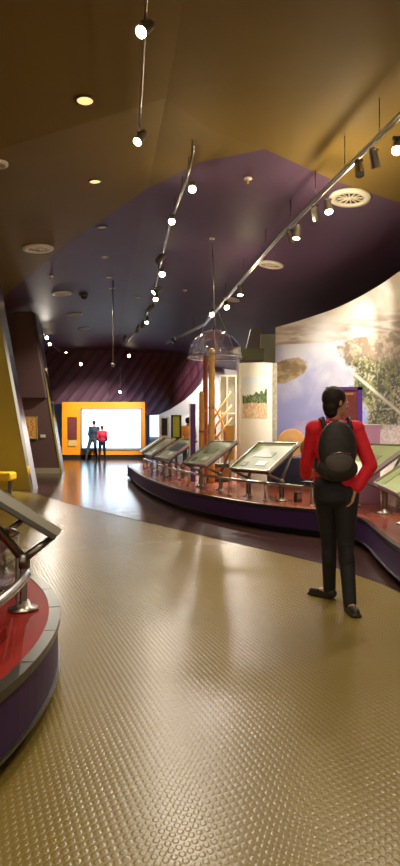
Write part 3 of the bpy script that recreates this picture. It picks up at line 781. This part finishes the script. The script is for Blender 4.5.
for a in ((350, 197, 42, 'largest round air diffuser, by the right light track'), (271, 264, 26, 'round air diffuser left of the mural top, below the right track'), (232, 299, 17, 'small far round air diffuser beside the dome rod'),
          (38, 248, 31, 'round air diffuser in the olive ceiling at left'), (62, 293, 21, 'round air diffuser on purple paint, left side'), (75, 314, 15, 'smaller round air diffuser beyond the dome camera'), (84, 328, 12, 'farthest round air diffuser on the left'), (-3, 163, 22, 'air diffuser cut by the left frame edge')):
    diffuser(*a)
p = ceil_hit(84, 294); r_ = empty('dome_camera', (p.x, p.y, p.z), 0, 'dark security dome on the purple ceiling', 'camera')
MB().lathe([(0, -.07), (.13, -.07), (.13, -.025), (0, -.025)], (0, 0, 0), 20).build('base', M_candark, r_); MB().ell((0, 0, -.07), (.10, .10, .09)).build('dome', M_black, r_)
for i, (px, py, lb) in enumerate(((248, 178, 'right of the olive corner'), (51, 276, 'at far left'), (185, 290, 'between the two rear tracks'))):
    p = ceil_hit(px, py); r_ = empty('sprinkler_head', (p.x, p.y, p.z), 0, 'tiny sprinkler head on the purple ceiling ' + lb, 'sprinkler', 'sprinkler heads')
    MB().lathe([(0, -.02), (.06, -.02), (.06, .0), (0, .0)], (0, 0, 0), 16).build('plate', M_diff, r_); MB().cone((0, 0, -.08), (0, 0, -.02), .02, .012, 8).build('nozzle', M_wood, r_)
# pendant rod on left
p = ceil_hit(113, 281); q = atY(113, 366, p.y); r_ = empty('pendant_rod', (p.x, p.y, q.z), 0, 'thin hanging rod with a small bulb end on the left', 'pendant')
MB().cone((0, 0, .05), (0, 0, p.z-q.z), .018).build('rod', M_steel, r_); MB().ell((0, 0, .03), (.06, .06, .06)).build('tip', M_steel, r_)

def make_track(pix, drop, lab, r=.013):
    P = [ceil_hit(px, py, drop) for px, py in pix]
    o = empty('light_track', P[0], 0, lab, 'light track', None)
    q = [p - P[0] for p in P]; m = MB()
    for dz in (0, .05):
        m.tube([v + Vector((0, 0, dz)) for v in q], r, 6)
    m.build('rail', M_steel, o)
    for a, b in zip(q, q[1:]):
        for t in (.25, .75):
            v = a.lerp(b, t); w = v + P[0]; MB().cone(v + Vector((0, 0, .05)), Vector((v.x, v.y, cz(w.x, w.y)-P[0].z)), .006, n=6).build('hanger', M_darksteel, o)
    return P
T1 = make_track([(147, -60), (146.5, 2), (142, 90), (139, 132)], .22, 'short twin-rod light track on the olive ceiling')
T2 = make_track([(194, 150), (187, 182), (171, 222), (161, 265), (153, 300), (143, 325), (128, 342)], .25, 'middle light track running away under the purple ceiling')
T3 = make_track([(425, 92), (400, 118), (330, 187), (280, 238), (235, 290), (205, 325), (166, 344)], .45, 'long right light track from the near right corner toward the dome', .018)
T4 = make_track([(40, 326), (46, 340), (60, 352)], .2, 'short light track at the far left above the mauve wall edge')

EN = .5
def make_spot(px, py, drop, aim, lab, on=True, size=1.0, grp='track spotlights', yk=.06):
    p = ceil_hit(px, py, drop); aim = Vector(aim); d = (aim-p).normalized()
    o = empty('track_spotlight', p, 0, lab, 'spotlight', grp)
    L = .17*size; r = .048*size
    c0, c1 = -d*L*.45, d*L*.55
    MB().cone(c0, c1, r*.85, r, 18, cap=False).cone(c0-d*.03, c0, r*.5, r*.85, 18).build('lamp_housing', M_can, o)
    MB().cone(c1-d*.02, c1-d*.012, r*.93, r*.93, 18).build('lens', M_lens if on else M_candark, o)
    y = MB(); y.cone((0, 0, 0), (0, 0, yk), .009*size, n=6); y.box((0, 0, yk-.012), (.08*size, .04*size, .022)); y.build('yoke', M_candark, o)
    return o, p, d, c1
def spot_light(p, aim, energy, ang=50, blend=.6, col=(1, .86, .66), r=.04, parent=None):
    l = bpy.data.lights.new('lamp_beam', 'SPOT'); l.energy = energy; l.spot_size = math.radians(ang); l.spot_blend = blend; l.color = col; l.shadow_soft_size = r
    o = bpy.data.objects.new('lamp_beam', l); C.objects.link(o); o.location = p
    o.rotation_euler = (Vector(aim)-Vector(p)).to_track_quat('-Z', 'Y').to_euler(); return o
WARM = (1, .90, .76)
def drop_gap(d): return {.30: .06, .34: .07, .28: .06, .2: .05}.get(d, .10)
sp = [
 # px,py,drop, aim, energy, angle, on, label
 (146, 28, .30, (-3.0, 2.2, .4), 130, 75, 1, 'spotlight on the short olive-ceiling track, nearer one'),
 (141, 137, .30, (-3.0, 5.0, .2), 150, 75, 1, 'spotlight on the short olive-ceiling track, farther one'),
 (192, 187, .34, (.3, 3.0, 0), 200, 80, 1, 'nearest glowing spotlight of the middle track'),
 (172, 219, .34, (-.5, 5.5, 0), 220, 80, 1, 'second glowing spotlight of the middle track'),
 (161, 258, .34, (-4, 11, 1.0), 0, 60, 0, 'unlit white spotlight of the middle track, side on'),
 (162, 272, .34, (-.2, 8.5, 0), 120, 70, 1, 'third glowing spotlight of the middle track'),
 (157, 290, .34, (-4.6, 14.8, 1.8), 3000, 60, 1, 'upper of two close glowing spotlights of the middle track'),
 (156, 297, .34, (-1.5, 12, 0), 150, 70, 1, 'lower of two close glowing spotlights of the middle track'),
 (151, 308, .34, (-5.2, 21.7, 1.5), 900, 60, 1, 'glowing spotlight of the middle track below the close pair'),
 (147, 320, .34, (-1.8, 18, .5), 700, 60, 1, 'far glowing spotlight of the middle track, first of the dense end row'),
 (143, 324, .34, (-4, 26, 0), 0, 60, 1, 'far glowing spotlight of the middle track, mid of the dense end row'),
 (138, 329, .34, (-4, 26, 0), 0, 60, 1, 'far glowing spotlight of the middle track, last of the dense end row'),
 (125, 338, .34, (-4.6, 31, 2.0), 3500, 50, 1, 'glowing spotlight at the far tip of the middle track'),
 (397, 146, .62, (.9, 3.4, 0), 260, 75, 1, 'brightest spotlight at the right frame edge'),
 (374, 158, .60, (3.05, 8.8, 1.4), 420, 65, 1, 'spotlight left of the brightest one, tilted to the mural'),
 (359, 168, .60, (1.9, 6.0, .8), 0, 60, 0, 'unlit black spotlight on the near end of the right track'),
 (328, 206, .58, (1.9, 7.2, .8), 260, 62, 1, 'small orange-glowing spotlight under the largest diffuser'),
 (315, 213, .58, (2.85, 12.3, 2.4), 420, 62, 1, 'spotlight directly left of the orange-glowing one, turned to the mural'),
 (297, 232, .60, (1.0, 9.2, .8), 300, 50, 1, 'glowing spotlight of the close pair halfway along the right track'),
 (290, 236, .60, (2.7, 12.8, 2.2), 800, 62, 1, 'mural-facing partner of the glowing pair halfway along the right track'),
 (240, 290, .55, (.9, 13.5, 1.4), 1500, 50, 1, 'glowing spotlight of the right track above the dome'),
 (226, 305, .55, (1.15, 13, 1.8), 1500, 40, 1, 'smaller glowing spotlight between the two lit ones over the dome'),
 (212, 313, .55, (.2, 11.8, 1.2), 800, 55, 1, 'glowing spotlight on the right track just over the dome top'),
 (173, 341, .55, (1.8, 34.9, 2.6), 4000, 34, 1, 'glowing spotlight at the far end of the right track'),
 (47, 337, .28, (-5.2, 21.8, 3.5), 300, 70, 1, 'upper spotlight of the left cluster above the mauve wall edge'),
 (50, 343, .28, (-5.5, 21.8, 1.6), 700, 50, 1, 'lower bright spotlight of the left cluster above the mauve wall edge'),
 (66, 350, .2, (-6, 30, 1), 300, 70, 1, 'small far spotlight right of the left cluster'),
]
for px, py, dr_, aim, en, ang, on, lab in sp:
    Y = ceil_hit(px, py, dr_).y
    o, p, d, c1 = make_spot(px, py, dr_, aim, lab, bool(on), 1.15 if Y < 12 else 1.35, yk=drop_gap(dr_))
    if en:
        l = spot_light(p + c1 + d*.02, aim, en*EN, ang, .7, WARM); l.parent = o; l.location = c1 + d*.02
for i, (px, py, e) in enumerate(((416, 176, 8), (345, 203, 22), (310, 229, 16), (172, 216, 4), (192, 184, 3), (240, 287, 7))):
    p = ceil_hit(px, py, .7); l = bpy.data.lights.new('lamp_spill', 'POINT'); l.energy = e; l.color = (1, .80, .5); l.shadow_soft_size = .05
    o = bpy.data.objects.new('lamp_spill', l); C.objects.link(o); o.location = p + Vector((0, -.12, 0))
for i, (p, e) in enumerate(DOWN):
    spot_light(p, (p.x, p.y, 0), e*.7, 130, 1.0, (1, .80, .52), .08)
# general downlights over the near floor (rest of the entrance ceiling's row, behind and beside the camera)
for X, Y, e in ((-1.2, 1.0, 110), (1.4, .6, 110), (1.2, 4.0, 90), (-2.2, -1.5, 90), (.8, -2.0, 90)):
    p = Vector((X, Y, cz(X, Y)-.05)); n = cnorm(X, Y)
    o = empty('recessed_downlight', (0, 0, 0), 0, 'lit recessed downlight over the entrance floor above the camera', 'ceiling light', 'downlights above the camera'); orient(o, Vector((X, Y, cz(X, Y))) + n*.004, n)
    MB().lathe([(.11, 0), (.11, -.012), (.09, -.016), (.086, 0)], (0, 0, 0), 28, close=True).build('bezel', M_candark, o)
    MB().lathe([(.086, -.004), (.05, -.002), (0, -.002)], (0, 0, 0), 28).build('reflector', M_lenssoft, o)
    spot_light(p, (X, Y, 0), e, 150, 1.0, (1, .83, .58), .08)
# far downlights for the rear zone
for X, Y, e in ((-3.5, 17, 120), (-2.5, 24, 150), (1.0, 19, 250)):
    p = Vector((X, Y, cz(X, Y)-.06)); spot_light(p, (X, Y, 0), e, 150, 1.0, (1, .84, .66), .1)

X, Y = .4, 33.3  # extra downlight and fitting, added to brighten the pale partition behind the bulkhead
o = empty('recessed_downlight', (0, 0, 0), 0, 'lit recessed downlight added to brighten the pale partition beyond the ribbed bulkhead', 'ceiling light'); n = cnorm(X, Y); orient(o, Vector((X, Y, cz(X, Y))) + n*.004, n)
MB().lathe([(.16, 0), (.16, -.012), (.13, -.016), (.126, 0)], (0, 0, 0), 24, close=True).build('bezel', M_white, o); MB().lathe([(.126, -.004), (.05, -.002), (0, -.002)], (0, 0, 0), 24).build('reflector', M_lenssoft, o)
spot_light((X, Y, cz(X, Y)-.08), (X-.1, Y+.8, 0), 420, 150, 1.0, (1, .93, .84), .1)
# far lights on bulkhead
for i, (px, py, Y, lb) in enumerate(((81, 364, 31.8, 'left on the maroon ribbed bulkhead'), (129, 356, 31.8, 'right on the maroon ribbed bulkhead'), (120, 392, 30.8, 'just above the orange wall'))):
    q = atY(px, py, Y); r_ = empty('wall_spotlight', q, 0, 'tiny glowing lamp ' + lb, 'spotlight', 'tiny lamps near the ribbed bulkhead')
    MB().cone((0, .10, .03), (0, -.02, 0), .06, .07).build('lamp_housing', M_candark, r_); MB().cone((0, -.04, -.005), (0, -.025, -.003), .06, .06).build('lens', M_lens, r_)
    MB().cone((0, .06, .02), (0, .06 if py > 380 else .10, cz(q.x, q.y)-q.z), .012, n=6).build('stem', M_candark, r_)

# ------------------------------------------------------------------ people
def remesh(o, vox, sm=3):
    md = o.modifiers.new('remesh', 'REMESH'); md.mode = 'VOXEL'; md.voxel_size = vox; md.use_smooth_shade = True
    if sm:
        s = o.modifiers.new('smooth', 'SMOOTH'); s.iterations = sm; s.factor = .5
def hand(m, wrist, dirv, palmn, side, s=1.0, curl=.5):
    """palm + five bent fingers; dirv = finger direction, palmn = palm normal, side = thumb side vector"""
    d = dirv.normalized(); n = palmn.normalized(); x = side.normalized()
    kn = wrist + d*.085*s
    for k in range(4): m.caps(wrist + x*(.018-.012*k)*s*.8, kn + x*(.030-.020*k)*s, .016*s, .012*s, 8)
    for k, L in enumerate((.070, .078, .072, .056)):
        p = kn + x*(.031-.0205*k)*s; c = curl*.6
        for q in range(3):
            a = c*(q+1); dd = (d*math.cos(a) + n*math.sin(a)); p2 = p + dd*L*s*(.42, .32, .26)[q]
            m.caps(p, p2, (.0092-.0008*q)*s, (.0086-.0008*q)*s, 8); p = p2
    p = wrist + d*.025*s + x*.02*s; p2 = p + (d*.6 + x*.8).normalized()*.042*s; p3 = p2 + (d*.95 + x*.15 + n*.3).normalized()*.032*s
    m.caps(p, p2, .014*s, .011*s, 8); m.caps(p2, p3, .011*s, .009*s, 8)
def figure(J, S, lab, name='person', mats=None, vox=.007, look=(0, 1, 0), hair='short', sleeve='long', face=True, hw=.17, backpack=False):
    """J: world-space joints; mats: top, trousers, shoe"""
    V = {k: Vector(v) for k, v in J.items() if k != 'hands'}; base = V['base']
    for k in V:
        if k != 'base': V[k] = V[k] - base
    root = empty(name, base, 0, lab, 'person')
    up = Vector((0, 0, 1)); look = Vector(look).normalized(); rt = look.cross(up).normalized()
    hd = V['head']; b = MB()
    R = Matrix((rt, look, up)).transposed().to_4x4()
    # head, jaw, nose, ears, neck
    b.ell(hd + up*.02*S, (.074*S, .094*S, .098*S), R, 24); b.ell(hd + look*.022*S - up*.045*S, (.056*S, .068*S, .068*S), R, 20)
    b.caps(hd + look*.088*S + up*.008*S, hd + look*.108*S - up*.022*S, .009*S, .013*S, 8)
    b.ell(hd + look*.088*S - up*.052*S, (.022*S, .010*S, .008*S), R, 10); b.ell(hd + look*.070*S - up*.09*S, (.024*S, .02*S, .018*S), R, 12)
    for sx in (-1, 1): b.ell(hd + rt*sx*.076*S - look*.008*S, (.010*S, .018*S, .030*S), R, 10)
    ch = V['chest']; nk = V['neck']
    b.caps(nk - up*.02, hd - up*.05*S - look*.01, .052*S, .048*S)
    sh = [V['sh_l'], V['sh_r']]; el = [V['el_l'], V['el_r']]; wr = [V['wr_l'], V['wr_r']]; hp = [V['hip_l'], V['hip_r']]; kn = [V['kn_l'], V['kn_r']]; an = [V['an_l'], V['an_r']]
    pel = (hp[0]+hp[1])/2; ax = (sh[1]-sh[0]).normalized(); fw = up.cross(ax).normalized()
    Rb = Matrix((ax, fw, up)).transposed().to_4x4(); hwid = (hp[1]-hp[0]).length/2
    def torso(m, o):
        m.ell(ch, ((sh[1]-sh[0]).length*.46+o, .105*S+o, .17*S+o), Rb, 24); m.ell((ch+pel)/2, (.128*S+o, .095*S+o, .16*S+o), Rb, 24)
        m.caps(sh[0], sh[1], .056*S+o, .056*S+o); m.caps(nk - up*.03, ch, .06*S+o, .09*S+o)
    def pelvis(m, o): m.ell(pel + up*.02, (hwid+.085*S+o, .112*S+o, .12*S+o), Rb, 24)
    def arms(m, o, k=1.0):
        for i in (0, 1): m.caps(sh[i], el[i], .050*S+o, .040*S+o); m.caps(el[i], el[i].lerp(wr[i], k), .040*S+o, (.027*S+o if k == 1 else .032*S+o))
    def legs(m, o, k=1.0):
        for i in (0, 1): m.caps(hp[i], kn[i], .086*S+o, .056*S+o); m.caps(kn[i], kn[i].lerp(an[i], k), .054*S+o, .038*S+o*1.2); m.ell(kn[i].lerp(an[i], .3) - fw*.012, (.052*S+o, .055*S+o, .11*S+o), Rb, 12)
    torso(b, 0); pelvis(b, 0); arms(b, 0); legs(b, 0)
    ft = [Vector(J['toe_l'])-base, Vector(J['toe_r'])-base]
    for i in (0, 1): b.caps(an[i] - up*.03, ft[i] + up*.03, .036*S, .024*S)
    hds = J.get('hands') or ((Vector((0, .1, -1)), Vector((1, 0, 0)), Vector((0, 1, 0)), .5), (Vector((0, .1, -1)), Vector((-1, 0, 0)), Vector((0, 1, 0)), .5))
    for i in (0, 1):
        d_, n_, x_, c_ = hds[i]; hand(b, wr[i], Vector(d_), Vector(n_), Vector(x_), S, c_)
    body = b.build('body', M_skin, root); remesh(body, vox, 2)
    if face:
        for sx in (-1, 1):
            e_ = MB().ell(hd + rt*sx*.030*S + look*.081*S + up*.012*S, (.013*S, .009*S, .009*S), R, 10).build('eye', M_white, root)
            MB().ell(hd + rt*sx*.030*S + look*.0895*S + up*.012*S, (.0055*S, .003*S, .0055*S), R, 8).build('iris', M_black, e_)
        MB().ell(hd + look*.0935*S - up*.052*S, (.023*S, .007*S, .007*S), R, 10).build('lips', mat('lips', (.42, .12, .10), .5), root)
    h = MB(); h.ell(hd + up*.035*S - look*.018*S, (.086*S, .100*S, .098*S), R, 24)
    if hair == 'bun': h.ell(hd - look*.05*S - up*.03*S, (.07*S, .06*S, .075*S), R, 18); h.ell(hd - look*.045*S - up*.075*S, (.062*S, .05*S, .05*S), R, 16); [h.ell(hd + rt*sx*.062*S + up*.02*S - look*.015*S, (.022*S, .05*S, .06*S), R, 10) for sx in (-1, 1)]
    else: h.ell(hd - look*.04*S - up*.01*S, (.074*S, .06*S, .07*S), R, 18)
    ho = h.build('hair', (mats or {}).get('hair', M_hair), root); remesh(ho, vox, 2)
    t = MB(); torso(t, .016); arms(t, .015, .86); t.ell(pel + up*.10, (hwid+.07*S+.03, .122*S, .10*S), Rb, 24)
    to = t.build('top', mats['top'], root); remesh(to, vox, 3)
    t = MB(); pelvis(t, .010); legs(t, .011, 1.03); tr = t.build('trousers', mats['legs'], root); remesh(tr, vox, 3)
    for i in (0, 1):
        s_ = MB(); f_ = (ft[i]-an[i]); f_.z = 0; f_.normalize(); g0 = Vector((an[i].x, an[i].y, 0)) ; g1 = Vector((ft[i].x, ft[i].y, 0)); zf = an[i].z-.085*S
        Rf = Matrix((f_.cross(up), f_, up)).transposed().to_4x4()
        s_.ell((g0 + up*(zf+.042*S)) - f_*.01, (.044*S, .058*S, .045*S), Rf, 14); s_.caps(g0 + up*(zf+.036*S), g1 + up*(zf+.030*S), .038*S, .032*S); s_.caps(g0 + up*(zf+.05*S), g0 + up*(zf+.10*S), .042*S, .044*S)
        s_.box(((g0+g1)/2 + up*(zf+.008)), (.075*S, (g1-g0).length+.07*S, .016), rz=math.atan2(f_.y, f_.x)-PI/2)
        so = s_.build('shoe', mats['shoe'], root); remesh(so, min(vox, .006), 2)
    return root, V
# near woman
P0 = (1.06, 5.0, 0)
J = dict(base=P0, head=(1.045, 5.0, 1.565), neck=(1.04, 5.0, 1.42), chest=(1.03, 4.99, 1.24),
         sh_l=(.885, 5.03, 1.365), sh_r=(1.185, 4.95, 1.365), el_l=(.845, 5.15, 1.10), el_r=(1.285, 4.90, 1.09),
         wr_l=(.86, 5.30, .98), wr_r=(1.165, 4.90, .90), hip_l=(.97, 5.02, .87), hip_r=(1.12, 4.96, .87),
         kn_l=(1.02, 5.15, .50), kn_r=(1.115, 4.98, .50), an_l=(1.045, 5.25, .088), an_r=(1.115, 4.84, .088), toe_l=(.93, 5.36, .0), toe_r=(1.13, 4.72, 0),
         hands=((Vector((.5, .5, .1)), Vector((0, -1, .2)), Vector((0, 0, 1)), .8), (Vector((-.28, .0, -1)), Vector((0, .4, 0))+Vector((-1, 0, 0)), Vector((0, 1, 0)), .7)))
root, V = figure(J, .98, 'woman in a red top with a black backpack, seen from behind beside the platform', mats=dict(top=M_red, legs=M_trouser, shoe=M_shoe), vox=.0065, look=(.93, .36, -.05), hair='bun')
# long dark tunic hem under the red top
Bp = MB(); c = V['chest']; bx = Vector((0, -1, 0)); 
Bp.ell((c.x-.01, c.y-.17, c.z-.02), (.145, .085, .215), None, 26); Bp.ell((c.x-.01, c.y-.16, c.z-.17), (.155, .095, .10), None, 24)
bo = Bp.build('backpack', M_pack, root); remesh(bo, .008, 3)
MB().ell((c.x-.01, c.y-.225, c.z-.12), (.105, .045, .085), None, 20).build('front_pocket', M_packgrey, bo)
q = MB(); q.tube([(c.x-.09, c.y-.262, c.z-.055), (c.x-.01, c.y-.272, c.z-.045), (c.x+.07, c.y-.262, c.z-.055)], .004, 6); q.build('zip', M_steel, bo)
for sx in (-1, 1):
    s_ = MB(); x = c.x+sx*.10; pts_ = [(x*1.0, c.y-.13, c.z+.13), (x, c.y-.06, c.z+.205), (x, c.y+.03, c.z+.20), (x, c.y+.125, c.z+.08), (x, c.y+.13, c.z-.08), (x+sx*.03, c.y+.02, c.z-.19), (x+sx*.02, c.y-.12, c.z-.17)]
    s_.tube(pts_, .017, 8); s_.build('strap', M_pack, bo)
q = MB(); cb = c - Vector((0, 0, .30))
q.lathe([(.150, 0.06), (.156, -.02), (.158, -.10), (.150, -.14), (.12, -.14), (.13, 0)], (0, 0, 0), 26, close=True)
ob = q.build('tunic_hem', M_trouser, root, M=Matrix.Translation(cb) @ Matrix.Diagonal((1, .82, 1, 1)))
# far couple
def stand(base, h, dirx, spread, mats, lab, look=(0, 1, 0), arm='down', hair='short', vox=.02, lean=0.0, zbase=0.0):
    s = h/1.74; x, y = base; z = zbase; lx = lean
    J = dict(base=(x, y, z), head=(x+lx, y, z+1.64*s), neck=(x+lx, y, z+1.47*s), chest=(x+lx, y, z+1.28*s),
             sh_l=(x+lx-.19*s, y, z+1.43*s), sh_r=(x+lx+.19*s, y, z+1.43*s), el_l=(x+lx-.235*s, y-.03*s, z+1.14*s), el_r=(x+lx+.235*s, y-.03*s, z+1.14*s),
             wr_l=(x+lx-.20*s, y+.12*s, z+1.0*s), wr_r=(x+lx+.20*s, y+.12*s, z+1.0*s), hip_l=(x-.09*s+lx*.5, y, z+.92*s), hip_r=(x+.09*s+lx*.5, y, z+.92*s),
             kn_l=(x-.09*s-spread*.5, y+.02, z+.5*s), kn_r=(x+.09*s+spread*.5, y+.02, z+.5*s), an_l=(x-.09*s-spread, y, z+.088), an_r=(x+.09*s+spread, y, z+.088),
             toe_l=(x-.12*s-spread, y+.16, z), toe_r=(x+.12*s+spread, y+.16, z),
             hands=((Vector((.5, .4, -.3)), Vector((0, 1, 0)), Vector((0, 0, 1)), .6), (Vector((-.5, .4, -.3)), Vector((0, 1, 0)), Vector((0, 0, 1)), .6)))
    return figure(J, s, lab, mats=mats, vox=vox, look=look, hair=hair)
stand((-5.06, 30.35), 1.82, 1, .16, dict(top=M_navy, legs=M_jeans, shoe=M_shoe), 'taller far visitor in dark navy clothes facing the bright screen', lean=.12, look=(.2, 1, 0))
stand((-4.46, 29.6), 1.58, 1, .05, dict(top=M_crimson, legs=M_navy, shoe=M_shoe), 'shorter far visitor in a crimson shirt beside the navy-clothed one', look=(-.2, 1, 0), hair='bun')
stand((-.40, 21.7), 1.78, 1, .04, dict(top=M_orangeshirt, legs=M_jeans, shoe=M_shoe), 'far visitor in an orange shirt behind the display tables', look=(.3, 1, 0))

# ------------------------------------------------------------------ world, camera, view
wd = bpy.data.worlds.new('world'); bpy.context.scene.world = wd; wd.use_nodes = True
bg = wd.node_tree.nodes['Background']; bg.inputs[0].default_value = (1.0, .86, .62, 1); bg.inputs[1].default_value = .5
cam = bpy.data.cameras.new('camera'); co = bpy.data.objects.new('camera', cam); C.objects.link(co)
co.location = (0, 0, H); co.rotation_euler = (PI/2, 0, 0)
cam.sensor_fit = 'VERTICAL'; cam.sensor_height = 24; cam.lens = F/866*24; cam.shift_y = -2/866; cam.clip_start = .05; cam.clip_end = 200
sc = bpy.context.scene; sc.camera = co
sc.view_settings.view_transform = 'Standard'; sc.view_settings.look = 'None'; sc.view_settings.gamma = 1; sc.view_settings.use_curve_mapping = False
sc.view_settings.exposure = 1.0
sc.cycles.use_denoising = True; sc.cycles.max_bounces = 8; sc.cycles.diffuse_bounces = 4; sc.cycles.transparent_max_bounces = 12
sc.cycles.sample_clamp_indirect = 6
